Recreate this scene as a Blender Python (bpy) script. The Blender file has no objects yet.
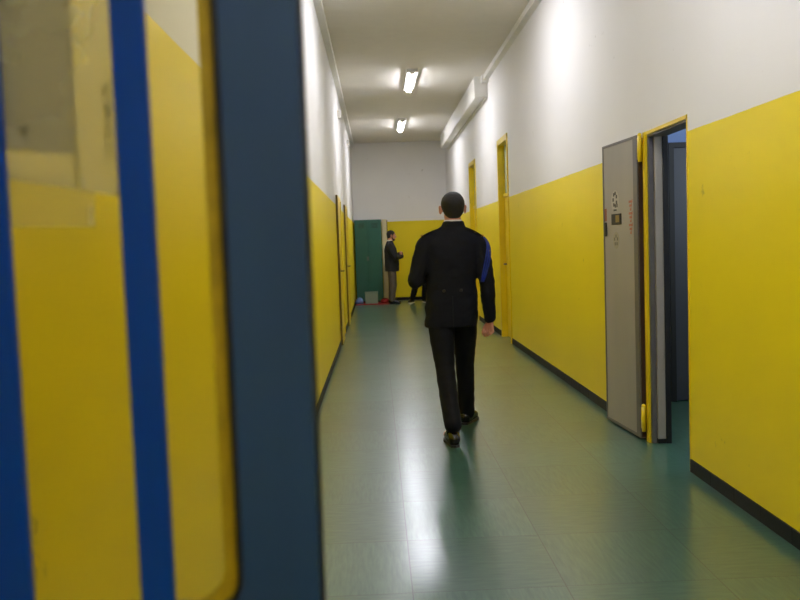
import bpy, bmesh, math, random
from mathutils import Vector, Matrix, Quaternion, noise as mnoise

random.seed(7)
PI = math.pi
sc = bpy.context.scene
COL = sc.collection

# ------------------------------------------------------------------ camera
CAM_H = 1.35
F_PX, PITCH, YAW, ROLL = 840.0, .0655, .0261, -.0342
cd = bpy.data.cameras.new('camera'); cam = bpy.data.objects.new('camera', cd); COL.objects.link(cam)
cd.sensor_fit = 'HORIZONTAL'; cd.sensor_width = 36.0; cd.lens = F_PX / 800 * 36
fw = Vector((math.sin(YAW) * math.cos(PITCH), math.cos(YAW) * math.cos(PITCH), -math.sin(PITCH)))
R0 = Vector((math.cos(YAW), -math.sin(YAW), 0)); U0 = R0.cross(fw)
Rr = R0 * math.cos(ROLL) + U0 * math.sin(ROLL)
Ur = -R0 * math.sin(ROLL) + U0 * math.cos(ROLL)
M = Matrix((Rr, Ur, -fw)).transposed().to_4x4(); M.translation = (0, 0, CAM_H)
cam.matrix_world = M
cd.clip_start = .02; cd.clip_end = 100
cd.dof.use_dof = True; cd.dof.focus_distance = 5.9; cd.dof.aperture_fstop = 4.7
sc.camera = cam

# ------------------------------------------------------------------ world, exposure
wd = bpy.data.worlds.new('world'); sc.world = wd; wd.use_nodes = True
wd.node_tree.nodes['Background'].inputs[0].default_value = (.6, .7, .9, 1)
wd.node_tree.nodes['Background'].inputs[1].default_value = .05
vs = sc.view_settings
vs.view_transform = 'Standard'; vs.look = 'None'; vs.gamma = 1.0; vs.use_curve_mapping = False
vs.exposure = 0.0
LAMP = 146.0          # strength of the tube diffusers
ROOM_FILL = 40.0       # strength of the fill light added in the side room

# ------------------------------------------------------------------ materials
def lin(c):
    return tuple(((v / 255) / 12.92 if v / 255 <= .04045 else ((v / 255 + .055) / 1.055) ** 2.4) for v in c)

MATS = {}
def mat(name, rgb, rough=.6, metal=0.0, var=.06, scale=6.0, bump=0.0, bscale=80.0, spec=.5, coat=0.0, stretch=None):
    if name in MATS: return MATS[name]
    m = bpy.data.materials.new(name); m.use_nodes = True
    nt = m.node_tree; N = nt.nodes; K = nt.links
    b = N['Principled BSDF']
    col = lin(rgb)
    tc = N.new('ShaderNodeTexCoord'); mp = N.new('ShaderNodeMapping')
    if stretch: mp.inputs['Scale'].default_value = stretch
    K.new(tc.outputs['Object'], mp.inputs['Vector'])
    nz = N.new('ShaderNodeTexNoise'); nz.inputs['Scale'].default_value = scale; nz.inputs['Detail'].default_value = 4
    K.new(mp.outputs[0], nz.inputs['Vector'])
    rp = N.new('ShaderNodeValToRGB')
    rp.color_ramp.elements[0].position = .3; rp.color_ramp.elements[1].position = .7
    rp.color_ramp.elements[0].color = tuple(c * (1 - var) for c in col) + (1,)
    rp.color_ramp.elements[1].color = tuple(min(1, c * (1 + var)) for c in col) + (1,)
    K.new(nz.outputs['Fac'], rp.inputs[0]); K.new(rp.outputs[0], b.inputs['Base Color'])
    b.inputs['Roughness'].default_value = rough; b.inputs['Metallic'].default_value = metal
    b.inputs['Specular IOR Level'].default_value = spec; b.inputs['Coat Weight'].default_value = coat
    if bump:
        n2 = N.new('ShaderNodeTexNoise'); n2.inputs['Scale'].default_value = bscale
        K.new(mp.outputs[0], n2.inputs['Vector'])
        bp = N.new('ShaderNodeBump'); bp.inputs['Strength'].default_value = bump; bp.inputs['Distance'].default_value = .004
        K.new(n2.outputs['Fac'], bp.inputs['Height']); K.new(bp.outputs[0], b.inputs['Normal'])
    MATS[name] = m
    return m

def paint_wall(name, white, yellow, level):
    """two-tone wall: yellow dado up to a level, white above, with sparse scuffs"""
    m = bpy.data.materials.new(name); m.use_nodes = True
    nt = m.node_tree; N = nt.nodes; K = nt.links; b = N['Principled BSDF']
    g = N.new('ShaderNodeNewGeometry'); sp = N.new('ShaderNodeSeparateXYZ'); K.new(g.outputs['Position'], sp.inputs[0])
    nz = N.new('ShaderNodeTexNoise'); nz.inputs['Scale'].default_value = 3; K.new(g.outputs['Position'], nz.inputs['Vector'])
    wv = N.new('ShaderNodeMath'); wv.operation = 'MULTIPLY_ADD'; wv.inputs[1].default_value = .008; K.new(nz.outputs['Fac'], wv.inputs[0]); K.new(sp.outputs['Z'], wv.inputs[2])
    gt = N.new('ShaderNodeMath'); gt.operation = 'GREATER_THAN'; gt.inputs[1].default_value = level + .004; K.new(wv.outputs[0], gt.inputs[0])
    mx = N.new('ShaderNodeMix'); mx.data_type = 'RGBA'; K.new(gt.outputs[0], mx.inputs['Factor'])
    mx.inputs['A'].default_value = lin(yellow) + (1,); mx.inputs['B'].default_value = lin(white) + (1,)
    # scuffs
    n2 = N.new('ShaderNodeTexNoise'); n2.inputs['Scale'].default_value = 5; n2.inputs['Detail'].default_value = 6; n2.inputs['Roughness'].default_value = .65
    K.new(g.outputs['Position'], n2.inputs['Vector'])
    r2 = N.new('ShaderNodeValToRGB'); r2.color_ramp.elements[0].position = .68; r2.color_ramp.elements[1].position = .74
    r2.color_ramp.elements[0].color = (0, 0, 0, 1); r2.color_ramp.elements[1].color = (.45, .45, .45, 1)
    K.new(n2.outputs['Fac'], r2.inputs[0])
    m2 = N.new('ShaderNodeMix'); m2.data_type = 'RGBA'; K.new(r2.outputs[0], m2.inputs['Factor']); K.new(mx.outputs['Result'], m2.inputs['A'])
    m2.inputs['B'].default_value = (.16, .12, .03, 1)
    # slow unevenness of the paint
    n3 = N.new('ShaderNodeTexNoise'); n3.inputs['Scale'].default_value = 1.1; K.new(g.outputs['Position'], n3.inputs['Vector'])
    hv = N.new('ShaderNodeHueSaturation'); mr = N.new('ShaderNodeMapRange'); mr.inputs['To Min'].default_value = .95; mr.inputs['To Max'].default_value = 1.05
    K.new(n3.outputs['Fac'], mr.inputs['Value']); K.new(mr.outputs[0], hv.inputs['Value']); K.new(mx.outputs['Result'], hv.inputs['Color'])
    K.new(hv.outputs[0], m2.inputs['A'])
    K.new(m2.outputs['Result'], b.inputs['Base Color'])
    rr = N.new('ShaderNodeMix'); rr.data_type = 'FLOAT'; K.new(gt.outputs[0], rr.inputs['Factor']); rr.inputs['A'].default_value = .42; rr.inputs['B'].default_value = .75
    K.new(rr.outputs['Result'], b.inputs['Roughness'])
    b.inputs['Specular IOR Level'].default_value = .3
    n4 = N.new('ShaderNodeTexNoise'); n4.inputs['Scale'].default_value = 60; K.new(g.outputs['Position'], n4.inputs['Vector'])
    bp = N.new('ShaderNodeBump'); bp.inputs['Strength'].default_value = .08; bp.inputs['Distance'].default_value = .003
    K.new(n4.outputs['Fac'], bp.inputs['Height']); K.new(bp.outputs[0], b.inputs['Normal'])
    return m

def floor_material():
    m = bpy.data.materials.new('linoleum_tiles'); m.use_nodes = True
    nt = m.node_tree; N = nt.nodes; K = nt.links; b = N['Principled BSDF']
    g = N.new('ShaderNodeNewGeometry')
    mp = N.new('ShaderNodeMapping'); mp.inputs['Location'].default_value = (.506, .3, 0); K.new(g.outputs['Position'], mp.inputs['Vector'])
    br = N.new('ShaderNodeTexBrick'); br.offset = .0; br.squash = 1
    br.inputs['Scale'].default_value = 1; br.inputs['Brick Width'].default_value = .6; br.inputs['Row Height'].default_value = .58
    br.inputs['Mortar Size'].default_value = .0022; br.inputs['Mortar Smooth'].default_value = .2
    br.inputs['Color1'].default_value = (0, 0, 0, 1); br.inputs['Color2'].default_value = (1, 1, 1, 1); br.inputs['Mortar'].default_value = (.5, .5, .5, 1)
    K.new(mp.outputs[0], br.inputs['Vector'])
    # streaks: stretched noise, two directions chosen per tile
    def streak(scale):
        q = N.new('ShaderNodeMapping'); q.inputs['Scale'].default_value = scale; q.inputs['Rotation'].default_value = (0, 0, .12); K.new(g.outputs['Position'], q.inputs['Vector'])
        n = N.new('ShaderNodeTexNoise'); n.inputs['Scale'].default_value = 1; n.inputs['Detail'].default_value = 5; n.inputs['Roughness'].default_value = .6
        K.new(q.outputs[0], n.inputs['Vector']); return n
    s1 = streak((60, 7, 1)); s2 = streak((9, 50, 1))
    ch = N.new('ShaderNodeTexChecker'); ch.inputs['Scale'].default_value = 1.0
    mq = N.new('ShaderNodeMapping'); mq.inputs['Scale'].default_value = (1 / .6, 1 / .58, 1); K.new(mp.outputs[0], mq.inputs['Vector']); K.new(mq.outputs[0], ch.inputs['Vector'])
    sm = N.new('ShaderNodeMix'); sm.data_type = 'FLOAT'; K.new(ch.outputs['Fac'], sm.inputs['Factor']); K.new(s1.outputs['Fac'], sm.inputs['A']); K.new(s2.outputs['Fac'], sm.inputs['B'])
    rp = N.new('ShaderNodeValToRGB'); e = rp.color_ramp.elements
    e[0].position = .32; e[1].position = .72
    e[0].color = lin((40, 80, 66)) + (1,); e[1].color = lin((68, 104, 84)) + (1,)
    K.new(sm.outputs['Result'], rp.inputs[0])
    hv = N.new('ShaderNodeHueSaturation'); mr = N.new('ShaderNodeMapRange'); mr.inputs['To Min'].default_value = .84; mr.inputs['To Max'].default_value = 1.12
    K.new(br.outputs['Color'], mr.inputs['Value']); K.new(mr.outputs[0], hv.inputs['Value']); K.new(rp.outputs[0], hv.inputs['Color'])
    mo = N.new('ShaderNodeMix'); mo.data_type = 'RGBA'; K.new(br.outputs['Fac'], mo.inputs['Factor']); K.new(hv.outputs[0], mo.inputs['A'])
    mo.inputs['B'].default_value = lin((26, 42, 34)) + (1,)
    K.new(mo.outputs['Result'], b.inputs['Base Color'])
    n5 = N.new('ShaderNodeTexNoise'); n5.inputs['Scale'].default_value = 2.5; n5.inputs['Detail'].default_value = 5; K.new(g.outputs['Position'], n5.inputs['Vector'])
    r5 = N.new('ShaderNodeMapRange'); r5.inputs['To Min'].default_value = .29; r5.inputs['To Max'].default_value = .34; K.new(n5.outputs['Fac'], r5.inputs['Value'])
    K.new(r5.outputs[0], b.inputs['Roughness'])
    b.inputs['Specular IOR Level'].default_value = .62
    b.inputs['Coat Weight'].default_value = .75; b.inputs['Coat Roughness'].default_value = .21; b.inputs['Coat IOR'].default_value = 1.7
    n6 = N.new('ShaderNodeTexNoise'); n6.inputs['Scale'].default_value = 7; K.new(g.outputs['Position'], n6.inputs['Vector'])
    bp = N.new('ShaderNodeBump'); bp.inputs['Strength'].default_value = .02; bp.inputs['Distance'].default_value = .004
    K.new(n6.outputs['Fac'], bp.inputs['Height']); K.new(bp.outputs[0], b.inputs['Normal']); K.new(bp.outputs[0], b.inputs['Coat Normal'])
    return m

def emit(name, rgb, s):
    m = bpy.data.materials.new(name); m.use_nodes = True
    b = m.node_tree.nodes['Principled BSDF']; b.inputs['Base Color'].default_value = (.9, .9, .9, 1)
    b.inputs['Emission Color'].default_value = rgb + (1,); b.inputs['Emission Strength'].default_value = s
    return m

def film(name, rgb, cover, rough=.25):
    """thin translucent sheet: part of it scatters, the rest lets the light straight through"""
    m = bpy.data.materials.new(name); m.use_nodes = True
    nt = m.node_tree; N = nt.nodes; K = nt.links
    b = N['Principled BSDF']; b.inputs['Base Color'].default_value = lin(rgb) + (1,); b.inputs['Roughness'].default_value = rough
    g = N.new('ShaderNodeNewGeometry'); n = N.new('ShaderNodeTexNoise'); n.inputs['Scale'].default_value = 14; n.inputs['Detail'].default_value = 3
    K.new(g.outputs['Position'], n.inputs['Vector'])
    r = N.new('ShaderNodeMapRange'); r.inputs['To Min'].default_value = max(0, cover - .025); r.inputs['To Max'].default_value = min(1, cover + .025); K.new(n.outputs['Fac'], r.inputs['Value'])
    tl = N.new('ShaderNodeBsdfTranslucent'); tl.inputs[0].default_value = lin(rgb) + (1,)
    tp = N.new('ShaderNodeBsdfTransparent'); m1 = N.new('ShaderNodeMixShader'); m1.inputs[0].default_value = .6
    K.new(b.outputs[0], m1.inputs[1]); K.new(tl.outputs[0], m1.inputs[2])
    m2 = N.new('ShaderNodeMixShader'); K.new(r.outputs[0], m2.inputs[0]); K.new(tp.outputs[0], m2.inputs[1]); K.new(m1.outputs[0], m2.inputs[2])
    K.new(m2.outputs[0], N['Material Output'].inputs[0])
    return m

def glass_mat():
    m = bpy.data.materials.new('window_glass'); m.use_nodes = True
    nt = m.node_tree; N = nt.nodes; K = nt.links
    for n in list(N):
        if n.type == 'BSDF_PRINCIPLED': N.remove(n)
    tr = N.new('ShaderNodeBsdfTransparent'); tr.inputs[0].default_value = (.93, .90, .76, 1)
    gl = N.new('ShaderNodeBsdfGlossy'); gl.inputs['Roughness'].default_value = .08
    fr = N.new('ShaderNodeFresnel'); fr.inputs[0].default_value = 1.2
    nz = N.new('ShaderNodeTexNoise'); nz.inputs['Scale'].default_value = 9; tc = N.new('ShaderNodeTexCoord'); K.new(tc.outputs['Object'], nz.inputs['Vector'])
    bp = N.new('ShaderNodeBump'); bp.inputs['Strength'].default_value = .02; K.new(nz.outputs['Fac'], bp.inputs['Height']); K.new(bp.outputs[0], gl.inputs['Normal'])
    mx = N.new('ShaderNodeMixShader'); K.new(fr.outputs[0], mx.inputs[0]); K.new(tr.outputs[0], mx.inputs[1]); K.new(gl.outputs[0], mx.inputs[2])
    K.new(mx.outputs[0], N['Material Output'].inputs[0])
    return m

YEL = (234, 210, 20)
M_WALL = paint_wall('two_tone_wall_paint', (230, 227, 223), YEL, 1.925)
M_FLOOR = floor_material()
M_CEIL = mat('ceiling_paint', (222, 216, 204), .85, var=.02, bump=.05)
M_YEL = mat('yellow_gloss_paint', (228, 196, 12), .35, var=.05)
M_SKIRT = mat('black_skirting_tile', (13, 13, 13), .55, var=.2, spec=.25)
M_WHITE = mat('white_trunking', (226, 223, 216), .5, var=.02)
M_DUCT = mat('white_duct_paint', (225, 222, 214), .5, var=.03)
M_STEEL = mat('grey_door_paint', (162, 156, 146), .42, metal=.15, var=.08, scale=3, stretch=(1, 1, .3))
M_STEELD = mat('grey_door_edge', (112, 108, 106), .4, metal=.4, var=.06)
M_JAMB = mat('jamb_metal', (168, 160, 146), .4, metal=.3, var=.05)
M_BLACK = mat('black_rubber', (12, 12, 12), .6)
M_DARKEDGE = mat('dark_edge_tone', (104, 82, 18), .6, var=.15)  # brown trim tone; also paints the shaded edges of the folded doors
M_SLATE = mat('slate_blue_paint', (22, 60, 100), .55, var=.14, scale=9, bump=.05, stretch=(1, 1, .25))
M_BLUE = mat('bright_blue_paint', (0, 60, 148), .4, var=.06, spec=.2)
M_BEAD = mat('aged_yellow_sealant', (176, 148, 8), .6, var=.2, scale=30)
M_GLASS = glass_mat()
M_ROOMW = mat('side_room_wall', (112, 134, 178), .8, var=.03)
M_ROOMD = mat('side_room_door_paint', (56, 58, 66), .5, var=.06)
M_TEAL = mat('side_room_floor', (22, 86, 98), .3, var=.1)
M_SKIN = mat('skin', (196, 134, 108), .55, var=.05, scale=20)
M_HAIR = mat('dark_hair', (22, 17, 14), .7, var=.3, scale=90, bump=.3, bscale=260)
M_JACK = mat('black_wool', (12, 13, 21), .85, var=.12, scale=12, bump=.15, bscale=220, spec=.25)
M_TROU = mat('black_trouser_wool', (10, 10, 13), .85, var=.12, scale=12, bump=.12, bscale=220, spec=.25)
M_SHOE = mat('black_shoe_leather', (18, 15, 13), .25, var=.1)
M_SHIRT = mat('white_shirt', (226, 222, 218), .8, var=.02)
M_CORD = mat('blue_braid', (16, 40, 128), .5, var=.15, scale=120)
M_BRASS = mat('brass', (206, 160, 70), .3, metal=1)
M_NAVY = mat('navy_cloth', (17, 20, 26), .85, var=.1)
M_GREYT = mat('grey_brown_trousers', (84, 74, 66), .85, var=.1)
M_GREEN = mat('green_locker_paint', (30, 92, 76), .4, var=.06)
M_CREAM = mat('cream_paint', (214, 200, 156), .6, var=.03)
M_RED = mat('red_cloth', (150, 20, 26), .8, var=.1)
M_BAG = mat('pale_blue_cloth', (110, 140, 190), .8, var=.12)
M_BOX = mat('grey_green_board', (120, 140, 122), .7, var=.06)
M_LAMP = emit('tube_diffuser', (.93, .945, 1.05), LAMP)
M_LAMPS = emit('tube_diffuser_side', (.93, .945, 1.05), LAMP * .28)
M_INK = mat('dark_ink', (34, 32, 30), .6)
M_REDINK = mat('red_ink', (178, 108, 84), .6, var=.25, scale=60)
M_STICK = mat('sticker_paper', (178, 172, 158), .5, var=.05)

# ------------------------------------------------------------------ geometry helpers
class MB:
    def __init__(s): s.bm = bmesh.new()
    def box(s, x0, x1, y0, y1, z0, z1, bev=0.0, mtx=None):
        r = bmesh.ops.create_cube(s.bm, size=1.0)
        for v in r['verts']:
            v.co = Vector((x0 + (v.co.x + .5) * (x1 - x0), y0 + (v.co.y + .5) * (y1 - y0), z0 + (v.co.z + .5) * (z1 - z0)))
        if bev:
            es = {e for v in r['verts'] for e in v.link_edges}
            rb = bmesh.ops.bevel(s.bm, geom=list(es), offset=bev, segments=2, profile=.5, affect='EDGES')
            vs_ = list({v for f in rb['faces'] for v in f.verts} | {v for v in r['verts'] if v.is_valid})
        else: vs_ = r['verts']
        if mtx:
            for v in vs_: v.co = mtx @ v.co
        return s
    def ball(s, c, r, rot=None, n=16):
        if isinstance(r, (int, float)): r = (r, r, r)
        q = bmesh.ops.create_uvsphere(s.bm, u_segments=n, v_segments=max(6, n // 2), radius=1.0)
        for v in q['verts']:
            p = Vector((v.co.x * r[0], v.co.y * r[1], v.co.z * r[2]))
            if rot: p = rot @ p
            v.co = p + Vector(c)
        return s
    def cone(s, p0, r0, p1, r1, n=16, caps=True):
        p0, p1 = Vector(p0), Vector(p1); d = p1 - p0
        q = d.to_track_quat('Z', 'Y')
        a = [s.bm.verts.new(p0 + q @ Vector((r0 * math.cos(2 * PI * i / n), r0 * math.sin(2 * PI * i / n), 0))) for i in range(n)]
        b = [s.bm.verts.new(p1 + q @ Vector((r1 * math.cos(2 * PI * i / n), r1 * math.sin(2 * PI * i / n), 0))) for i in range(n)]
        for i in range(n): s.bm.faces.new((a[i], a[(i + 1) % n], b[(i + 1) % n], b[i]))
        s.bm.faces.new(a[::-1]); s.bm.faces.new(b)
        if caps: s.ball(p0, r0, n=n); s.ball(p1, r1, n=n)
        return s
    def chain(s, pts):
        for (p0, r0), (p1, r1) in zip(pts, pts[1:]): s.cone(p0, r0, p1, r1)
        return s
    def tube(s, pts, r, n=10):
        pts = [Vector(p) for p in pts]; rings = []
        for i, p in enumerate(pts):
            t = (pts[min(i + 1, len(pts) - 1)] - pts[max(i - 1, 0)]).normalized(); q = t.to_track_quat('Z', 'Y')
            rings.append([s.bm.verts.new(p + q @ Vector((r * math.cos(2 * PI * k / n), r * math.sin(2 * PI * k / n), 0))) for k in range(n)])
        for a, b in zip(rings, rings[1:]):
            for k in range(n): s.bm.faces.new((a[k], a[(k + 1) % n], b[(k + 1) % n], b[k]))
        s.bm.faces.new(rings[0][::-1]); s.bm.faces.new(rings[-1])
        return s
    def loft(s, secs, n=36, pw=2.3):
        """closed loft of superellipses (z, cx, cy, half width, half depth)"""
        rings = []
        for z, cx, cy, a, b in secs:
            ring = []
            for i in range(n):
                t = 2 * PI * i / n; c, q = math.cos(t), math.sin(t)
                ring.append(s.bm.verts.new((cx + a * math.copysign(abs(c) ** (2 / pw), c), cy + b * math.copysign(abs(q) ** (2 / pw), q), z)))
            rings.append(ring)
        for a, b in zip(rings, rings[1:]):
            for i in range(n): s.bm.faces.new((a[i], a[(i + 1) % n], b[(i + 1) % n], b[i]))
        s.bm.faces.new(rings[0][::-1]); s.bm.faces.new(rings[-1])
        return s
    def prism(s, poly, axis, a, b):
        """extrude a 2-D polygon along axis ('x','y','z') from a to b"""
        def P(u, v, w): return {'x': (w, u, v), 'y': (u, w, v), 'z': (u, v, w)}[axis]
        A = [s.bm.verts.new(P(u, v, a)) for u, v in poly]; B = [s.bm.verts.new(P(u, v, b)) for u, v in poly]
        n = len(poly)
        for i in range(n): s.bm.faces.new((A[i], A[(i + 1) % n], B[(i + 1) % n], B[i]))
        s.bm.faces.new(A[::-1]); s.bm.faces.new(B)
        return s
    def mesh(s, name):
        bmesh.ops.recalc_face_normals(s.bm, faces=s.bm.faces)
        me = bpy.data.meshes.new(name); s.bm.to_mesh(me); s.bm.free(); return me
    def build(s, name, m, parent=None, smooth=False, off=(0, 0, 0)):
        me = s.mesh(name)
        if parent is None and off != (0, 0, 0): me.transform(Matrix.Translation(-Vector(off)))
        me.materials.append(m)
        o = bpy.data.objects.new(name, me); COL.objects.link(o)
        if parent: o.parent = parent
        o.location = off if parent is None else (0, 0, 0)
        if smooth:
            for p in me.polygons: p.use_smooth = True
        return o
    def solid(s, name, m, parent=None, voxel=.008, smooth=5, fold=None):
        """fuse everything into one continuous surface"""
        me = s.mesh(name + '_raw'); o = bpy.data.objects.new(name + '_raw', me); COL.objects.link(o)
        md = o.modifiers.new('r', 'REMESH'); md.mode = 'VOXEL'; md.voxel_size = voxel; md.use_smooth_shade = True
        sm = o.modifiers.new('s', 'SMOOTH'); sm.factor = .5; sm.iterations = smooth
        dg = bpy.context.evaluated_depsgraph_get(); dg.update()
        nm = bpy.data.meshes.new_from_object(o.evaluated_get(dg)); bpy.data.objects.remove(o); bpy.data.meshes.remove(me)
        nm.name = name
        if fold:
            for v, nn in zip(nm.vertices, [v.normal.copy() for v in nm.vertices]): v.co += nn * fold(v.co)
        nm.materials.clear(); nm.materials.append(m)
        for p in nm.polygons: p.use_smooth = True
        ob = bpy.data.objects.new(name, nm); COL.objects.link(ob)
        if parent: ob.parent = parent
        return ob

def tag(o, label=None, cat=None, group=None, kind=None):
    if label: o['label'] = label
    if cat: o['category'] = cat
    if group: o['group'] = group
    if kind: o['kind'] = kind
    return o
def thing(name, loc, label, cat, rz=0, group=None):
    o = bpy.data.objects.new(name, None); COL.objects.link(o); o.empty_display_size = .1
    o.location = loc; o.rotation_euler = (0, 0, rz)
    return tag(o, label, cat, group)
def dup(root, loc, label):
    r = root.copy(); COL.objects.link(r); r.location = loc; r['label'] = label
    for ch in list(root.children):
        c = ch.copy(); COL.objects.link(c); c.parent = r
        for g in list(ch.children):
            d = g.copy(); COL.objects.link(d); d.parent = c
    return r
def struct(o): o['kind'] = 'structure'; return o

# ------------------------------------------------------------------ room shell
XL, XR, HC, D, Y0 = -.53, 1.755, 3.83, 20.5, -3.0
TH = .11
def wall_x(name, x0, x1, y0, y1, z1, holes, m):
    mb = MB(); y = y0
    for (a, b, t) in sorted(holes):
        mb.box(x0, x1, y, a, 0, z1); mb.box(x0, x1, a, b, t, z1); y = b
    mb.box(x0, x1, y, y1, 0, z1)
    return struct(mb.build(name, m))

near = (4.685, 5.40, 2.0)
d2 = (11.03, 11.83, 2.71); d3 = (14.57, 15.45, 2.74)
l1 = (12.30, 13.10, 2.06); l2 = (15.06, 15.86, 2.06)
wall_x('wall_right', XR, XR + TH, Y0, D, HC, [near, d2, d3], M_WALL)
wall_x('wall_left', XL - TH, XL, Y0, D, HC, [l1, l2], M_WALL)
struct(MB().box(XL - TH, XR + TH, D, D + .1, 0, HC).build('wall_back', M_WALL))
struct(MB().box(XL - TH, XR + TH, Y0 - .1, Y0, 0, HC).build('wall_front', M_WALL))
struct(MB().box(XL - 1.3, XR + 2.1, Y0 - .1, D + .1, -.1, 0).build('floor', M_FLOOR))
struct(MB().box(XL - TH, XR + TH, Y0 - .1, D + .1, HC, HC + .1).build('ceiling', M_CEIL))

def skirting(name, xa, xb, runs):
    mb = MB()
    for a, b in runs:
        n = max(1, round((b - a) / .3)); w = (b - a) / n
        for i in range(n): mb.box(xa, xb, a + i * w + .001, a + (i + 1) * w - .001, 0, .074, .0015)
    return struct(mb.build(name, M_SKIRT))
skirting('baseboard_right', XR - .008, XR + .001, [(Y0, near[0] - .003), (near[1] + .05, d2[0] - .06), (d2[1] + .06, d3[0] - .06), (d3[1] + .06, D)])
skirting('baseboard_left', XL - .001, XL + .008, [(Y0, l1[0] - .02), (l1[1] + .06, l2[0] - .02), (l2[1] + .06, D)])
mb = MB()
for i in range(7): mb.box(XL + .009 + i * .325, XL + .009 + (i + 1) * .325 - .002, D - .008, D + .001, 0, .074, .0015)
struct(mb.build('baseboard_back', M_SKIRT))

# cable trunking in both ceiling corners, with small junction boxes
mb = MB(); mb.box(XR - .075, XR, Y0, 12.72, 3.757, HC, .004)
t = struct(mb.build('trim_1', M_WHITE))
struct(MB().box(XR - .10, XR, 12.60, 12.745, 3.72, HC, .006).build('trim_2', M_WHITE))
mb = MB(); mb.box(XL, XL + .075, Y0, D, 3.757, HC, .004)
struct(mb.build('trim_3', M_WHITE))
for k, (y, z) in enumerate(((13.3, 3.42), (17.6, 3.5))):
    struct(MB().box(XL, XL + .05, y, y + .12, z - .06, z + .06, .006).build('trim_%d' % (4 + k), M_WHITE))

# long white duct box high on the right wall
du = thing('duct_box', (XR, 12.75, 3.515), 'long white boxed-in duct high on the right wall under the ceiling', 'duct')
MB().box(-.195, 0, 0, 6.7, .02, HC - 3.516, .006).build('casing', M_DUCT, du)
MB().box(-.20, -.001, -.006, 0, .012, HC - 3.518, .002).build('end_cap', M_DUCT, du)
MB().box(-.04, 0, .02, 6.68, -.012, .02, .004).build('wall_rail', M_DUCT, du)
MB().box(-.19, -.08, .02, 6.68, .008, .02, .003).build('bottom_lip', M_DUCT, du)

# ------------------------------------------------------------------ ceiling lamps
def ceiling_light(loc, label):
    t = thing('ceiling_light', loc, label, 'ceiling light', group='tube lights along the corridor ceiling')
    MB().box(-.080, .080, -.70, .70, -.050, 0, .006).build('housing', M_WHITE, t)
    MB().box(-.031, .031, -.665, .665, -.082, -.076, .002).build('diffuser', M_LAMP, t)
    MB().box(-.034, .034, -.665, .665, -.0755, -.051, .004).build('diffuser_side', M_LAMPS, t)
    for s in (-1, 1):
        MB().box(-.036, .036, s * .675 - .010, s * .675 + .010, -.080, -.051, .004).build('end_cap', M_WHITE, t)
    return t
LX = .60
lamp = ceiling_light((LX, 12.75, HC), 'lit tube light on the ceiling, the larger of the two seen whole')
dup(lamp, (LX, 17.4, HC), 'lit tube light on the ceiling, smallest and farthest, near the end wall')
dup(lamp, (LX, 7.75, HC), 'lit tube light of which only the far tip shows at the top edge')
dup(lamp, (LX, 3.45, HC), 'lit tube light overhead, out of the top of the photo')
dup(lamp, (LX, -1.2, HC), 'lit tube light behind the glazed door and the camera')

# ------------------------------------------------------------------ side room behind the open steel door
RX0, RX1, RY0, RY1, RZ = XR + TH, 3.7, 3.6, 6.75, 2.9
struct(MB().box(RX0, RX1 + .1, RY1, RY1 + .1, 0, RZ).build('wall_side_room_back', M_ROOMW))
struct(MB().box(RX0, RX1 + .1, RY0 - .1, RY0, 0, RZ).build('wall_side_room_front', M_ROOMW))
struct(MB().box(RX1, RX1 + .1, RY0, RY1, 0, RZ).build('wall_side_room_right', M_ROOMW))
struct(MB().box(RX0, RX1 + .1, RY0 - .1, RY1 + .1, RZ, RZ + .1).build('ceiling_side_room', M_CEIL))
d = thing('door_4', (2.36, RY1, 0), 'dark slate door with a black frame inside the side room', 'door'); struct(d)
MB().box(.04, .84, -.03, -.001, .008, 2.05, .003).build('leaf', M_ROOMD, d)
mb = MB(); mb.box(0, .04, -.05, -.001, 0, 2.09).box(.84, .88, -.05, -.001, 0, 2.09).box(.04, .84, -.05, -.001, 2.05, 2.09)
mb.build('frame', M_BLACK, d)
MB().box(.74, .80, -.07, -.03, 1.0, 1.02, .004).build('handle', M_STEELD, d)
w = thing('added_window_1', (RX1, 5.1, 1.5), 'added unseen window of the side room', 'window'); struct(w)  # unseen window added to go with the fill light
MB().box(-.03, -.001, -.55, .55, -.05, 1.05).build('frame', M_WHITE, w)
al = bpy.data.lights.new('side_room_fill', 'AREA'); al.shape = 'RECTANGLE'; al.size = 1.0; al.size_y = 1.0; al.energy = ROOM_FILL; al.color = (.72, .84, 1.0)  # bluish fill added to brighten the side room
ao = bpy.data.objects.new('side_room_fill', al); COL.objects.link(ao); ao.location = (RX1 - .06, 5.1, 2.05); ao.rotation_euler = (0, PI / 2, 0)

# steel door frame of the near opening
df = thing('door_1', (XR, near[0], 0), 'open doorway with yellow and grey steel frame in the right wall', 'doorway'); struct(df)
oy = near[1] - near[0]
mb = MB(); mb.box(-.012, .002, oy - .012, oy + .038, 0, near[2] + .018).box(-.008, .002, -.004, oy + .038, near[2] - .004, near[2] + .018)
mb.box(-.004, .002, -.004, .008, 0, near[2] + .02)
mb.build('casing', M_YEL, df)
MB().box(.003, .036, oy - .03, oy - .001, 0, near[2] - .005, .003).build('outer_jamb', M_STEELD, df)
MB().box(.038, .090, oy - .045, oy - .001, .03, near[2] - .005, .003).build('inner_jamb', M_JAMB, df)
MB().box(.0905, .125, oy - .05, oy - .001, 0, 1.985, .002).build('rubber_stop', M_BLACK, df)
MB().box(.038, .090, oy - .044, oy - .002, 0.001, .03).build('jamb_foot', M_BLACK, df)
MB().box(.003, .112, 0, oy - .03, near[2] - .018, near[2] - .005, .002).build('head_jamb', M_STEELD, df)

# the steel leaf, swung right back against the wall (local +x runs from the hinge to the free edge)
HX, HY = 1.7165, 5.475; FX, FY = 1.668, 6.13
LW = math.hypot(FX - HX, FY - HY)
ml = thing('metal_door', (HX, HY, 0), 'scuffed grey steel door swung back flat against the right wall', 'door', math.atan2(FY - HY, FX - HX))
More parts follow.
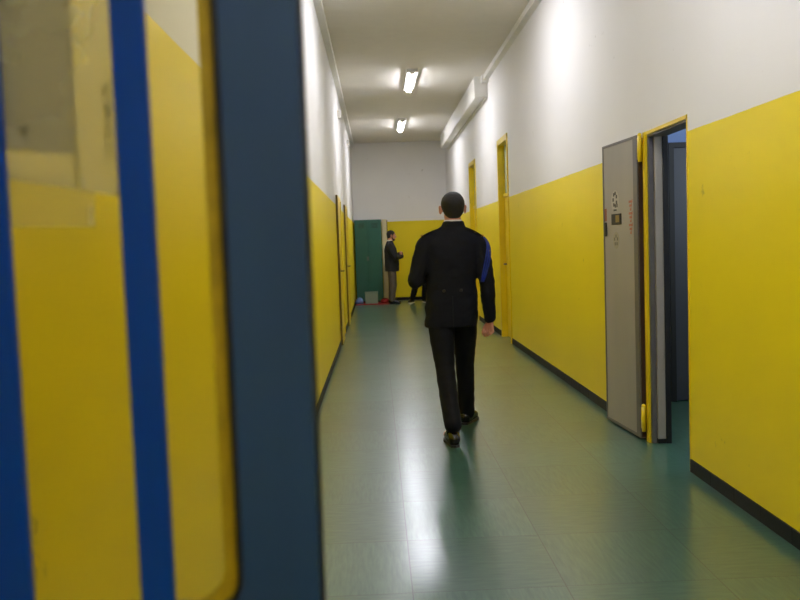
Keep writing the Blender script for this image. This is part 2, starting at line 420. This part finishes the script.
# face towards the corridor is local +y
MB().box(0, LW, -.034, -.004, .012, 2.005, .002).build('leaf', M_STEEL, ml)
mb = MB(); mb.box(0, .07, -.036, .001, .01, 2.01, .002).box(LW - .018, LW, -.036, .001, .01, 2.01, .002)
mb.box(.07, LW - .018, -.035, .0005, 1.992, 2.01, .001).box(.07, LW - .018, -.035, .0005, .01, .03, .001)
mb.build('edge_profile', M_STEELD, ml)
for z in (1.92, .15):
    h = MB().cone((-.036, -.006, z - .085), .013, (-.036, -.006, z + .085), .013, 14, False).ball((-.036, -.006, z + .085), .014).build('hinge', M_YEL, ml, True)
    MB().box(-.036, -.0, -.012, -.002, z - .07, z + .07, .001).build('hinge_plate', M_YEL, h)
MB().box(-.012, -.004, -.034, -.006, .02, 1.99).build('weather_strip', mat('brown_seal', (56, 30, 12), .7), ml)
# marks on the leaf: round sticker, slot plate, second sticker, lock, red writing
def L2(px): return px
mb = MB()
for k in range(7):
    a = k * 2 * PI / 7; mb.box(.42 + .034 * math.cos(a) - .012, .42 + .034 * math.cos(a) + .012, -.0035, -.002, 1.615 + .045 * math.sin(a) - .012, 1.615 + .045 * math.sin(a) + .012)
mb.box(.39, .45, -.0035, -.002, 1.535, 1.548).box(.37, .39, -.0035, -.002, 1.56, 1.585)
mb.build('round_symbol', mat('worn_ink', (72, 66, 60), .6), ml)
MB().cone((.42, -.0042, 1.605), .075, (.42, -.0032, 1.605), .075, 24, False).build('round_sticker', M_STICK, ml)
sl = MB().box(.30, .485, -.004, .002, 1.44, 1.515, .002).build('slot_plate', M_INK, ml)
MB().box(.33, .40, .002, .0028, 1.455, 1.505).build('slot_glint', mat('slot_glint_tone', (132, 112, 50), .4, metal=.4), sl)  # lit part of the slot, painted as a yellow-brown patch
MB().cone((.41, -.0042, 1.33), .06, (.41, -.0032, 1.33), .06, 24, False).build('faded_sticker', mat('faded_paper', (160, 154, 132), .6), ml)
mb = MB()
for k in range(5):
    a = k * 2 * PI / 5 + .3; mb.box(.41 + .03 * math.cos(a) - .009, .41 + .03 * math.cos(a) + .009, -.0035, -.0025, 1.33 + .03 * math.sin(a) - .011, 1.33 + .03 * math.sin(a) + .011)
mb.build('faded_symbol', mat('faded_ink', (104, 100, 84), .6), ml)
mb = MB()
for k in range(9):
    z = 1.37 + k * .026; w_ = .012 + .010 * ((k * 7) % 3)
    mb.box(.13 - w_, .13 + w_, -.0042, -.0032, z, z + .016).box(.13 - w_, .13 - w_ + .008, -.0042, -.0032, z, z + .024)
mb.build('red_lettering', M_REDINK, ml)
MB().box(LW - .065, LW - .028, -.004, .006, 1.36, 1.46, .003).build('lock', M_INK, ml)
MB().box(LW - .065, LW - .02, -.0042, -.0035, 1.47, 1.56).build('red_smudge', mat('rust_red', (150, 92, 66), .7, var=.2, scale=40), ml)

# ------------------------------------------------------------------ yellow doors with transoms further down the right wall
def recessed_door(n, hole, trans):
    a, b, t = hole; w_ = b - a
    r = thing('door_%d' % n, (XR, a, 0), None, None); struct(r)
    mb = MB()
    mb.box(-.012, .10, -.0, .012, 0, t).box(-.012, .10, w_ - .012, w_, 0, t).box(-.012, .10, .012, w_ - .012, t - .03, t)
    mb.box(-.014, -.0005, -.045, .004, 0, t + .04).box(-.014, -.0005, w_ - .004, w_ + .045, 0, t + .04).box(-.014, -.0005, -.045, w_ + .045, t, t + .045)
    mb.build('frame', M_YEL, r)
    MB().box(.07, .10, .013, w_ - .013, .006, trans - .03, .003).build('leaf', M_YEL, r)
    MB().box(.05, .105, .013, w_ - .013, trans - .028, trans + .02, .003).build('transom_bar', M_YEL, r)
    MB().box(.08, .088, .013, w_ - .013, trans + .021, t - .031).build('transom_pane', mat('frosted_pane', (190, 206, 190), .2, var=.04), r)
    MB().cone((.035, w_ - .08, 1.03), .012, (.07, w_ - .08, 1.03), .012, 12).build('handle', M_STEELD, r, True)
    return r
recessed_door(2, d2, 1.99)
recessed_door(3, d3, 1.99)
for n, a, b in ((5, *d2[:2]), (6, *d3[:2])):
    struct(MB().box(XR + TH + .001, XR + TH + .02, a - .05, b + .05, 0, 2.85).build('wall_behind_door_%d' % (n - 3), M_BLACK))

# ------------------------------------------------------------------ yellow leaves folded back on the left wall
def left_leaf(y, label):
    t = thing('folded_door', (XL, y, 0), label, 'door')
    MB().box(.006, .030, .012, .80, .01, 2.05, .002).build('leaf', M_YEL, t)
    MB().box(.005, .031, 0, .012, .01, 2.055, .002).build('edge_shade', M_DARKEDGE, t)  # near edge of the yellow leaf, its shade painted in as brown
    for z in (.35, 1.75): MB().cone((.02, .812, z - .05), .009, (.02, .812, z + .05), .009, 12).build('hinge', M_STEELD, t, True)
    h = MB().cone((.030, .09, 1.02), .009, (.075, .09, 1.02), .009, 12).cone((.075, .09, 1.02), .009, (.075, .2, 1.02), .008, 12).build('handle', M_STEELD, t, True)
    return t
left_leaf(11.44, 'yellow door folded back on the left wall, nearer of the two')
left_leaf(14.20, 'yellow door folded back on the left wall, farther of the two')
for n, (a, b, tt) in ((5, l1), (6, l2)):
    r = thing('door_%d' % n, (XL, a, 0), None, None); struct(r)
    mb = MB(); w_ = b - a
    mb.box(-TH, .008, 0, .015, 0, tt).box(-TH, .008, w_ - .015, w_, 0, tt).box(-TH, .008, .015, w_ - .015, tt - .02, tt)
    mb.build('frame', M_YEL, r)
    struct(MB().box(XL - TH - .05, XL - TH - .001, a - .05, b + .05, 0, 2.2).build('wall_behind_opening_%d' % (n - 4), M_CREAM))

# ------------------------------------------------------------------ foreground: glazed door leaf right beside the camera
gd = thing('glazed_door', (XL, .78, 0), 'out-of-focus blue glazed door with vertical bars in the left foreground', 'door')
W = .4655; GT = .04                                 # leaf spans x 0..W (world -.53..-.06), y 0..GT
PX0, PX1, PZ0, PZ1, RAD = .08, .3935, 1.0, 1.98, .042
def rrect(x0, x1, z0, z1, r, n=8):
    pts = []
    for cx, cz, a0 in ((x1 - r, z1 - r, 0), (x0 + r, z1 - r, PI / 2), (x0 + r, z0 + r, PI), (x1 - r, z0 + r, 1.5 * PI)):
        for i in range(n + 1):
            a = a0 + i * PI / 2 / n; pts.append((cx + r * math.cos(a), cz + r * math.sin(a)))
    return pts
def ring_prism(mb, outer, inner, y0, y1):
    bm = mb.bm
    V = [[bm.verts.new((u, y, v)) for u, v in L] for y in (y0, y1) for L in (outer, inner)]
    n = len(outer)
    for i in range(n):
        j = (i + 1) % n
        bm.faces.new((V[0][i], V[0][j], V[1][j], V[1][i])); bm.faces.new((V[2][i], V[3][i], V[3][j], V[2][j]))
        bm.faces.new((V[0][i], V[2][i], V[2][j], V[0][j])); bm.faces.new((V[1][i], V[1][j], V[3][j], V[3][i]))
    return mb
inner = rrect(PX0, PX1, PZ0, PZ1, RAD)
def to_outer(u, v):                               # project rounded opening onto the leaf's rectangle
    ou = W if u > PX1 - RAD - 1e-6 and abs(u - PX1) < RAD + 1e-6 else u
    return ou, v
# the leaf: stiles and rails around the rounded opening, lower panel solid
outer = []
cx, cz = (PX0 + PX1) / 2, (PZ0 + PZ1) / 2
for u, v in inner:
    du_, dv_ = u - cx, v - cz
    kx = ((W if du_ > 0 else 0) - cx) / du_ if abs(du_) > 1e-6 else 1e9
    kz = ((2.1 if dv_ > 0 else .90) - cz) / dv_ if abs(dv_) > 1e-6 else 1e9
    k = min(kx, kz); outer.append((cx + du_ * k, cz + dv_ * k))
# snap the four nearest samples to the true corners
for X_, Z_ in ((0, .90), (W, .90), (0, 2.1), (W, 2.1)):
    i = min(range(len(outer)), key=lambda q: (outer[q][0] - X_) ** 2 + (outer[q][1] - Z_) ** 2); outer[i] = (X_, Z_)
mb = ring_prism(MB(), outer, inner, 0, GT); mb.box(0, W, 0, GT, .012, .90)
mb.build('leaf', M_SLATE, gd)
MB().box(.06, W - .06, -.004, 0, .15, .86, .002).build('kick_panel', M_SLATE, gd)
g0 = rrect(PX0 + .0005, PX1 - .0005, PZ0 + .0005, PZ1 - .0005, RAD)
g1 = rrect(PX0 + .005, PX1 - .005, PZ0 + .005, PZ1 - .005, RAD - .004)
ring_prism(MB(), g0, g1, -.002, GT + .002).build('gasket', M_BLACK, gd)
g2 = rrect(PX0 + .012, PX1 - .021, PZ0 + .012, PZ1 - .013, RAD - .008)
ring_prism(MB(), g1, g2, .016, .026).build('sealant_bead', M_BEAD, gd)
MB().prism(g1, 'y', .0195, .0225).build('pane', M_GLASS, gd)
for x0, x1 in ((.155, .193), (.295, .3265)):
    MB().box(x0, x1, .002, .014, PZ0 + .006, PZ1 - .006, .003).build('bar', M_BLUE, gd)
MB().box(W, W + .003, .012, .028, .02, 2.08).build('brush_seal', M_BLACK, gd)
for z in (.3, 1.8): MB().cone((.002, -.006, z - .05), .008, (.002, -.006, z + .05), .008, 12).build('hinge', M_STEELD, gd, True)

# notices in clear sleeves taped on the far face of the pane
def sheet(name, corners, y, m, thick=.0006):
    bm = MB(); bm.prism(corners, 'y', y, y + thick)
    return bm
s1 = sheet('', [(-.358, 1.427), (-.240, 1.4045), (-.2395, 1.66), (-.358, 1.66)], .8035, None)
M_PAPER = film('notice_paper', (204, 206, 214), .70); M_SLEEVE = film('plastic_sleeve', (222, 224, 222), .32)
n1 = thing('paper_notice', (-.30, .805, 1.43), 'translucent plastic notice sleeve taped to the glass, the larger upper sheet', 'notice')
def at(o, mb, name, m): 
    for v in mb.bm.verts: v.co -= o.location
    return mb.build(name, m, o)
at(n1, sheet('', [(-.358, 1.427), (-.240, 1.4045), (-.2395, 1.66), (-.358, 1.66)], .8035, None), 'sleeve', M_SLEEVE)
at(n1, sheet('', [(-.356, 1.455), (-.279, 1.445), (-.277, 1.655), (-.356, 1.655)], .8047, None), 'paper', M_PAPER)
at(n1, sheet('', [(-.2815, 1.418), (-.2775, 1.417), (-.276, 1.655), (-.279, 1.655)], .8059, None), 'fold', film('sleeve_fold', (110, 104, 80), .45))
mb = MB()
for k in range(4):
    z = 1.447 + k * .019
    if k == 2: mb.box(-.2500, -.2450, .8059, .8065, z - .008, z + .008)
    else:
        for q in range(8):
            a = q * PI / 4; mb.box(-.2475 + .0036 * math.cos(a) - .0012, -.2475 + .0036 * math.cos(a) + .0012, .8059, .8065, z + .005 * math.sin(a) - .0013, z + .005 * math.sin(a) + .0013)
at(n1, mb, 'edge_marks', film('edge_mark_ink', (40, 38, 34), .8))
at(n1, MB().ball((-.325, .8063, 1.470), (.0045, .0005, .004)), 'brown_stain', film('brown_stain', (110, 70, 26), .8))
n2 = thing('paper_notice', (-.30, .81, 1.375), 'translucent plastic notice sleeve taped to the glass, lower edge peeking below', 'notice')
at(n2, sheet('', [(-.358, 1.380), (-.266, 1.3765), (-.264, 1.42), (-.358, 1.44)], .8075, None), 'sleeve', film('lower_sleeve', (226, 222, 190), .18))
at(n2, sheet('', [(-.273, 1.378), (-.2665, 1.378), (-.2655, 1.398), (-.272, 1.398)], .8085, None), 'tape_tab', film('tape', (236, 232, 210), .3))

# ------------------------------------------------------------------ far end: locker, panel, things on the floor
lk = thing('green_locker', (-.50, 20.02, 0), 'tall dark green metal locker against the end wall', 'locker')
MB().box(0, .635, .02, .44, .04, 1.97, .004).build('body', M_GREEN, lk)
for k in range(2):
    dd = MB().box(.004 + k * .315, .004 + k * .315 + .311, 0, .019, .06, 1.955, .003).build('door', M_GREEN, lk)
    mb = MB()
    for q in range(4): mb.box(.09 + k * .315, .23 + k * .315, -.002, .0, 1.78 + q * .03, 1.79 + q * .03)
    mb.build('vent_slots', M_BLACK, dd)
    MB().box(.27 + k * .03, .285 + k * .03, -.02, 0, 1.0, 1.1, .003).build('handle', M_STEELD, dd)
MB().box(.0, .635, .03, .43, 0, .04).build('plinth', M_BLACK, lk)
pn = thing('cream_panel', (.15, 20.15, 0), 'narrow cream panel with a dark edge standing beside the green locker', 'panel')
MB().box(0, .115, 0, .33, 0, 1.97, .003).build('board', M_CREAM, pn)
MB().box(.1155, .135, .0, .33, 0, 1.95, .002).build('edge_trim', M_DARKEDGE, pn)

tag(MB().box(-.52, .30, 19.2, 19.98, .0005, .008, .002).build('floor_mat', M_RED, None, False, (-.1, 19.6, 0)), 'thin red mat lying in front of the green locker', 'mat')
def lump(name, c, r, seed, m, label, cat):
    b = MB().ball(c, r, n=24)
    for v in b.bm.verts:
        v.co += (v.co - Vector(c)) * .35 * mnoise.noise(v.co * 9 + Vector((seed, 0, 0)))
        v.co.z = max(v.co.z, .009)
    return tag(b.build(name, m, None, True, (c[0], c[1], .009)), label, cat)
lump('cloth_bag', (-.425, 19.5, .07), (.09, .1, .085), 3, M_BAG, 'pale blue cloth bag slumped on the red mat by the left wall', 'bag')
lump('bundled_cloth', (.15, 19.72, .045), (.10, .10, .07), 8, M_RED, 'red cloth bundled on the mat at the standing man\'s heels', 'cloth')
bx = thing('storage_box', (-.15, 19.6, .009), 'grey green box on the red mat in front of the locker', 'box')
MB().box(-.145, .145, -.12, .12, 0, .24, .006).build('body', M_BOX, bx)
MB().box(-.15, .15, -.125, .125, .241, .268, .005).build('lid', M_BOX, bx)

# ------------------------------------------------------------------ people
def hand(mb, w, f, n, side, curl=(60, 80, 45), k=1.0):
    """palm and five fingers; w wrist, f towards the knuckles, n palm normal, side +1 right / -1 left"""
    w = Vector(w); f = Vector(f).normalized(); n = Vector(n); n = (n - f * n.dot(f)).normalized(); s = f.cross(n) * side
    offs = (.031, .0105, -.0105, -.030); ln = (.92, 1.0, .94, .78); kn = (.088, .092, .088, .080)
    for o, l, kk in zip(offs, ln, kn):
        base = w + s * o * .55 * k; K_ = w + f * kk * k + s * o * k
        mb.cone(base, .014 * k, K_, .0115 * k, 10)
        p = K_; ang = 0
        for seg, c, r in zip((.043, .028, .021), curl, (.0092, .0086, .0078)):
            ang += math.radians(c); d_ = f * math.cos(ang) + n * math.sin(ang)
            q = p + d_ * seg * l * k; mb.cone(p, r * k, q, (r - .001) * k, 10); p = q
    b = w + f * .022 * k + s * .026 * k; t1 = b + (f * .75 + s * .4 + n * .3).normalized() * .042 * k
    t2 = t1 + (f * .8 - s * .15 + n * .4).normalized() * .034 * k; t3 = t2 + (f * .5 - s * .6 + n * .5).normalized() * .026 * k
    mb.cone(b, .015 * k, t1, .012 * k, 10).cone(t1, .0115 * k, t2, .0105 * k, 10).cone(t2, .0105 * k, t3, .009 * k, 10)

def head_prims(mb, h, R):
    P = lambda x, y, z: Vector(h) + R @ Vector((x, y, z))
    E = lambda c, r: mb.ball(P(*c), r, R.to_matrix(), 24)
    E((0, -.014, .028), (.080, .099, .088)); E((0, .020, -.045), (.060, .066, .072)); E((0, .048, -.082), (.034, .034, .030))
    E((0, .066, .028), (.055, .022, .018)); E((0, .060, -.02), (.052, .026, .026))
    mb.cone(P(0, .086, .014), .009, P(0, .108, -.022), .013, 10)
    E((0.012, .094, -.026), (.009, .010, .008)); E((-.012, .094, -.026), (.009, .010, .008))
    E((0, .084, -.052), (.024, .010, .006)); E((0, .082, -.062), (.022, .010, .007))
    for s in (-1, 1):
        q = R.to_matrix() @ Matrix.Rotation(s * -.35, 3, 'Z')
        mb.ball(P(s * .087, -.006, -.004), (.010, .021, .032), q, 16); mb.ball(P(s * .092, -.014, .012), (.008, .012, .016), q, 12)
    return P

def build_person(name, label, S, mats, voxel=.0075, extras=None):
    """S: joints in local coordinates, x to the person's right, y forwards, feet on z = 0"""
    root = thing(name, S['loc'], label, 'person', S.get('rz', 0))
    V = {k: Vector(v) for k, v in S.items() if isinstance(v, tuple) and len(v) == 3 and k not in ('loc', 'handL', 'handR')}
    R = Quaternion((0, 0, 1), S.get('head_yaw', 0)) @ Quaternion((1, 0, 0), S.get('head_pitch', 0))
    # --- the body itself, one continuous surface
    b = MB(); P = head_prims(b, V['head'], R)
    nb = V['neck']; b.cone(nb, .060, P(0, -.018, -.05), .053)
    pel = V['pelvis']
    def spine(z):
        t = (z - pel.z) / (nb.z - pel.z); return pel.lerp(nb, t)
    secs = []
    H = nb.z - pel.z
    for t, a, d_ in ((-.14, .11, .085), (-.02, .148, .10), (.15, .142, .098), (.40, .130, .092), (.65, .146, .100), (.80, .135, .085), (.90, .075, .065), (1.0, .052, .054)):
        z = pel.z + t * H; c = spine(z); secs.append((z, c.x, c.y, a, d_))
    b.loft(secs)
    for s in 'LR':
        b.chain([(V['sh' + s], .050), (V['el' + s], .038), (V['wr' + s], .027)])
        b.chain([(V['sh' + s].lerp(nb, .6) + Vector((0, 0, -.085)), .038), (V['sh' + s], .046)])
        b.chain([(V['hip' + s], .080), (V['kn' + s], .052), (V['an' + s], .037)])
        b.chain([(V['kn' + s].lerp(V['an' + s], .0), .052), (V['kn' + s].lerp(V['an' + s], .3) + Vector((0, -.012, 0)), .052), (V['an' + s], .037)])
        b.chain([(V['an' + s] + Vector((0, 0, -.02)), .034), (V['toe' + s] + Vector((0, 0, .012)), .026)])
        hf = S['hand' + s]; hand(b, V['wr' + s], hf[0], hf[1], 1 if s == 'R' else -1, hf[2], .95)
    for s in (-1, 1):                                # eyelids
        b.ball(P(s * .031, .0715, .0105), (.0165, .0125, .0065), R.to_matrix(), 12).ball(P(s * .031, .0715, -.0065), (.0155, .012, .0055), R.to_matrix(), 12)
    b.solid('body', mats['skin'], root, .004 if voxel < .009 else .0055, 2)
    for s in (-1, 1):
        e = MB().ball(P(s * .031, .0735, .003), .0112).build('eye', M_SHIRT, root, True)
        MB().ball(P(s * .031, .0815, .003), (.0045, .0045, .0045), None, 10).build('pupil', M_INK, e, True)
        MB().tube([P(s * .050, .076, .022), P(s * .034, .085, .027), P(s * .016, .084, .023)], .0035, 8).build('eyebrow', mats['hair'], root, True)
    # --- hair
    h = MB(); q = R.to_matrix()
    h.ball(P(0, -.022, .034), (.085, .102, .0895), q, 24); h.ball(P(0, -.050, -.010), (.074, .062, .060), q, 20)
    h.ball(P(0, -.060, -.040), (.056, .040, .034), q, 16)
    for s in (-1, 1): h.cone(P(s * .072, .012, .02), .012, P(s * .069, .014, -.012), .008, 10)
    h.solid('hair', mats['hair'], root, .006, 2, lambda c: .0012 * mnoise.noise(c * 120))
    if 'beard' in mats:
        h = MB(); h.ball(P(0, .050, -.084), (.044, .040, .036), q, 20); h.chain([(P(.066, .012, -.02), .010), (P(.057, .022, -.062), .014), (P(.028, .058, -.088), .020)]); h.chain([(P(-.066, .012, -.02), .010), (P(-.057, .022, -.062), .014), (P(-.028, .058, -.088), .020)]); h.ball(P(0, .083, -.044), (.026, .010, .006), q, 12)
        h.solid('beard', mats['beard'], root, .006, 2)
    # --- shirt collar
    c = MB(); c.loft([(nb.z - .045, nb.x, nb.y, .070, .068), (nb.z + .053, nb.x, nb.y - .004, .064, .066)], pw=2)
    c.solid('shirt_collar', M_SHIRT, root, .006, 2)
    # --- jacket
    j = MB(); secs = [(z, spine(z).x + dx, spine(z).y + dy, a, d_) for z, dx, dy, a, d_ in S['jacket']]
    j.loft(secs)
    for s in 'LR':
        rs = S['sleeve']
        j.chain([(V['sh' + s], rs[0]), (V['el' + s].lerp(V['sh' + s], .45), rs[1]), (V['el' + s], rs[2]), (V['wr' + s].lerp(V['el' + s], .08), rs[3])])
        j.chain([(Vector((nb.x + (V['sh' + s].x - nb.x) * .30, nb.y - .004, nb.z - .030)), .046), (V['sh' + s] + Vector((0, 0, .008)), rs[0] - .006)])
    def fold(cc):
        return .006 * mnoise.noise(Vector((cc.x * 7, cc.y * 7, cc.z * 16))) + .003 * mnoise.noise(Vector((cc.x * 20, cc.y * 20, cc.z * 34)))
    j.solid('jacket', mats['jacket'], root, voxel, 6, fold)
    # --- trousers
    t = MB(); tr = S['leg']
    t.loft([(pel.z - .10, pel.x, pel.y, .155, .108), (pel.z + .03, pel.x, pel.y, .168, .115), (pel.z + .12, pel.x, pel.y, .160, .112)])
    for s in 'LR':
        an = V['an' + s]; kn = V['kn' + s]; hp = V['hip' + s]
        t.chain([(hp, tr[0]), (hp.lerp(kn, .5), tr[1]), (kn, tr[2]), (kn.lerp(an, .55) + Vector((0, -.008, 0)), tr[3]), (an + Vector((0, 0, S.get('hem', {}).get(s, .02))), tr[4])])
    t.solid('trousers', mats['trousers'], root, voxel, 5, lambda cc: .004 * mnoise.noise(Vector((cc.x * 9, cc.y * 9, cc.z * 22))))
    # --- shoes
    for s in 'LR':
        an, to = V['an' + s], V['toe' + s]
        fdir = Vector((to.x - an.x, to.y - an.y, 0)).normalized(); side = Vector((-fdir.y, fdir.x, 0))
        base = Vector((an.x, an.y, 0)); k = MB()
        def Q(u, v, z): return base + fdir * u + side * v + Vector((0, 0, z))
        k.cone(Q(-.035, 0, .052), .040, Q(.015, 0, .085), .044).cone(Q(.02, 0, .070), .045, Q(.11, 0, .046), .040).cone(Q(.11, 0, .046), .040, Q(.165, 0, .036), .031)
        k.cone(Q(-.03, 0, .036), .036, Q(.16, 0, .034), .032)
        MB().cone(an + Vector((0, 0, -.01)), .043, an.lerp(V['kn' + s], .35), .060).build('sock', mats['trousers'], root, True)
        sh = k.solid('shoe', mats['shoe'], root, .006, 4)
        so = MB(); pts = [(-.072, .0), (-.06, .028), (-.02, .034), (.05, .036), (.12, .044), (.17, .036), (.197, .012), (.197, -.012), (.17, -.036), (.12, -.044), (.05, -.036), (-.02, -.034), (-.06, -.028)]
        A = [so.bm.verts.new(Q(u, v, .0)) for u, v in pts]; B = [so.bm.verts.new(Q(u, v, .016)) for u, v in pts]
        for i in range(len(pts)): so.bm.faces.new((A[i], A[(i + 1) % len(pts)], B[(i + 1) % len(pts)], B[i]))
        so.bm.faces.new(A[::-1]); so.bm.faces.new(B)
        so.box(-.001, .001, -.001, .001, .006, .008, 0, Matrix.Translation(Q(0, 0, 0)))
        so.build('sole', mats.get('sole', M_INK), sh)
    return root, V, P

# --- the man in uniform, walking away (local origin below the pelvis)
BX, BY = .52, 5.95
man, V, P = build_person('person', 'person in a black uniform with blue shoulder cord, walking away down the corridor',
    dict(loc=(BX, BY, 0), head=(.031, .03, 1.59), head_yaw=.03, head_pitch=-.02, neck=(.028, 0, 1.46), pelvis=(0, 0, .90),
         shL=(-.170, -.005, 1.338), elL=(-.252, -.02, 1.095), wrL=(-.13, .20, 1.13), handL=((.45, .85, .25), (.6, -.3, -.5), (40, 50, 30)),
         shR=(.205, -.005, 1.325), elR=(.253, -.035, 1.085), wrR=(.274, .02, .785), handR=((-.03, .03, -1), (-.75, -.65, 0), (62, 85, 45)),
         hipL=(-.083, 0, .85), knL=(-.066, -.10, .47), anL=(-.050, -.42, .085), toeL=(-.075, -.215, .02),
         hipR=(.090, 0, .85), knR=(.098, .15, .47), anR=(.112, .26, .085), toeR=(.192, .42, .02),
         jacket=[(.758, -.002, 0, .184, .125), (.80, -.002, 0, .187, .128), (.90, .0, 0, .186, .126), (1.0, .0, 0, .181, .120), (1.08, -.002, 0, .171, .114), (1.18, 0, .0, .180, .118),
                 (1.28, 0, 0, .186, .120), (1.35, 0, 0, .185, .112), (1.40, 0, 0, .160, .094), (1.435, 0, 0, .115, .080), (1.465, 0, 0, .086, .075), (1.505, .002, -.004, .072, .073)],
         sleeve=(.072, .064, .057, .045), leg=(.100, .087, .069, .064, .061), hem=dict(L=.055, R=.0)),
    dict(skin=M_SKIN, hair=M_HAIR, jacket=M_JACK, trousers=M_TROU, shoe=M_SHOE), .0075)
# epaulettes with buttons, blue cord, back vent, belt-line buttons, sleeve cuffs
for s, sh in ((-1, V['shL']), (1, V['shR'])):
    a = V['neck'] + Vector((s * .085, -.014, -.006)); b_ = sh + Vector((s * .030, -.012, .066))
    dvec = (b_ - a); n_ = 9; e = MB(); L_, R_ = [], []
    for i in range(n_):
        t_ = i / (n_ - 1); p = a + dvec * t_ + Vector((0, 0, .004 * math.sin(PI * t_) - (.008 * t_ ** 4)))
        w_ = .020 + .012 * t_
        L_.append(p + Vector((0, w_, 0))); R_.append(p - Vector((0, w_, 0)))
    up = Vector((0, 0, .007)); rows = [[e.bm.verts.new(x) for x in q] for q in (L_, R_, [x + up for x in L_], [x + up for x in R_])]
    for i in range(n_ - 1):
        for u, v in ((0, 1), (1, 3), (3, 2), (2, 0)): e.bm.faces.new((rows[u][i], rows[u][i + 1], rows[v][i + 1], rows[v][i]))
    e.bm.faces.new([rows[0][0], rows[1][0], rows[3][0], rows[2][0]]); e.bm.faces.new([rows[0][-1], rows[1][-1], rows[3][-1], rows[2][-1]])
    ep = e.build('epaulette', M_JACK, man, True)
    MB().ball(b_ + Vector((-s * .004, -.018, .004)), (.011, .011, .008)).build('button', M_BRASS, ep, True)
for k in range(3):
    o_ = (k - 1) * .015
    base = [(.228, -.045, 1.392), (.262 + o_ * .3, -.062, 1.345), (.262 + o_, -.074, 1.27), (.243 + o_, -.080, 1.19), (.222 + o_ * .8, -.084, 1.11), (.205 + o_ * .4, -.070, 1.055)]
    pts = []
    for i in range(len(base) - 1):
        for q in range(6):
            t_ = q / 6; pts.append(Vector(base[i]).lerp(Vector(base[i + 1]), t_))
    pts = [sum((pts[max(0, min(len(pts) - 1, i + d_))] for d_ in (-3, -2, -1, 0, 1, 2, 3)), Vector()) / 7 for i in range(len(pts))]
    pts = [p + Vector((.004, -.010, 0)) for p in pts]; MB().tube(pts, .0055, 8).build('shoulder_cord', M_CORD, man, True)
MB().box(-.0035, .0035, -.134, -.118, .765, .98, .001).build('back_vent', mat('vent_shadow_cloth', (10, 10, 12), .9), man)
for s in (-1, 1): MB().ball((s * .06, -.124, 1.02), (.011, .006, .011)).build('waist_button', mat('dark_button', (60, 56, 50), .35, metal=.6), man, True)

# --- the bearded man standing sideways by the locker (faces +x)
build_person('person', 'bearded person in dark jacket standing sideways with arms folded by the green locker',
    dict(loc=(.33, 19.3, 0), rz=-PI / 2, head=(0, .03, 1.565), head_yaw=0, head_pitch=-.12, neck=(0, -.015, 1.42), pelvis=(0, 0, .88),
         shL=(-.175, -.02, 1.31), elL=(-.235, .10, 1.09), wrL=(-.01, .24, 1.15), handL=((1, .1, .1), (0, -1, 0), (30, 30, 20)),
         shR=(.175, -.02, 1.31), elR=(.235, .10, 1.06), wrR=(.01, .25, 1.09), handR=((-1, .1, .1), (0, -1, 0), (30, 30, 20)),
         hipL=(-.085, 0, .84), knL=(-.095, .03, .46), anL=(-.10, -.02, .085), toeL=(-.12, .13, .02),
         hipR=(.085, 0, .84), knR=(.095, .035, .46), anR=(.10, 0, .085), toeR=(.12, .15, .02),
         jacket=[(.75, 0, .01, .195, .165), (.88, 0, .015, .192, .168), (1.0, 0, .02, .185, .165), (1.15, 0, .012, .188, .155), (1.27, 0, .0, .19, .14), (1.33, 0, 0, .175, .12), (1.37, 0, 0, .13, .10), (1.42, 0, 0, .082, .078), (1.455, 0, 0, .070, .068)],
         sleeve=(.075, .070, .066, .055), leg=(.105, .096, .084, .075, .066)),
    dict(skin=M_SKIN, hair=M_HAIR, beard=M_HAIR, jacket=M_NAVY, trousers=M_GREYT, shoe=M_SHOE), .011)

# --- a third person, almost wholly behind the man in uniform; only legs and shoes show
build_person('person', 'person in dark trousers mostly hidden behind the uniformed man, only lower legs showing',
    dict(loc=(1.06, 19.45, 0), rz=PI, head=(-.13, .02, 1.37), head_yaw=0, head_pitch=-.3, neck=(-.12, 0, 1.25), pelvis=(-.0, 0, .80),
         shL=(-.26, 0, 1.16), elL=(-.27, .05, .92), wrL=(-.22, .18, .80), handL=((.1, .2, -.9), (1, .2, 0), (20, 25, 20)),
         shR=(.03, 0, 1.16), elR=(.075, .04, .93), wrR=(.05, .16, .80), handR=((-.1, .2, -.9), (-1, .2, 0), (20, 25, 20)),
         hipL=(-.075, 0, .76), knL=(-.05, .04, .42), anL=(-.01, -.02, .085), toeL=(-.05, .14, .02),
         hipR=(.085, 0, .76), knR=(.17, .04, .42), anR=(.265, 0, .085), toeR=(.33, .13, .02),
         jacket=[(.66, 0, 0, .195, .14), (.8, 0, 0, .19, .138), (.9, 0, 0, .18, .13), (1.05, 0, 0, .17, .115), (1.15, 0, 0, .155, .10), (1.21, 0, 0, .10, .08), (1.26, 0, 0, .073, .07), (1.29, 0, 0, .068, .066)],
         sleeve=(.058, .052, .048, .04), leg=(.095, .088, .078, .070, .062)),
    dict(skin=M_SKIN, hair=M_HAIR, jacket=M_NAVY, trousers=M_TROU, shoe=M_SHOE, sole=M_SHIRT), .011)
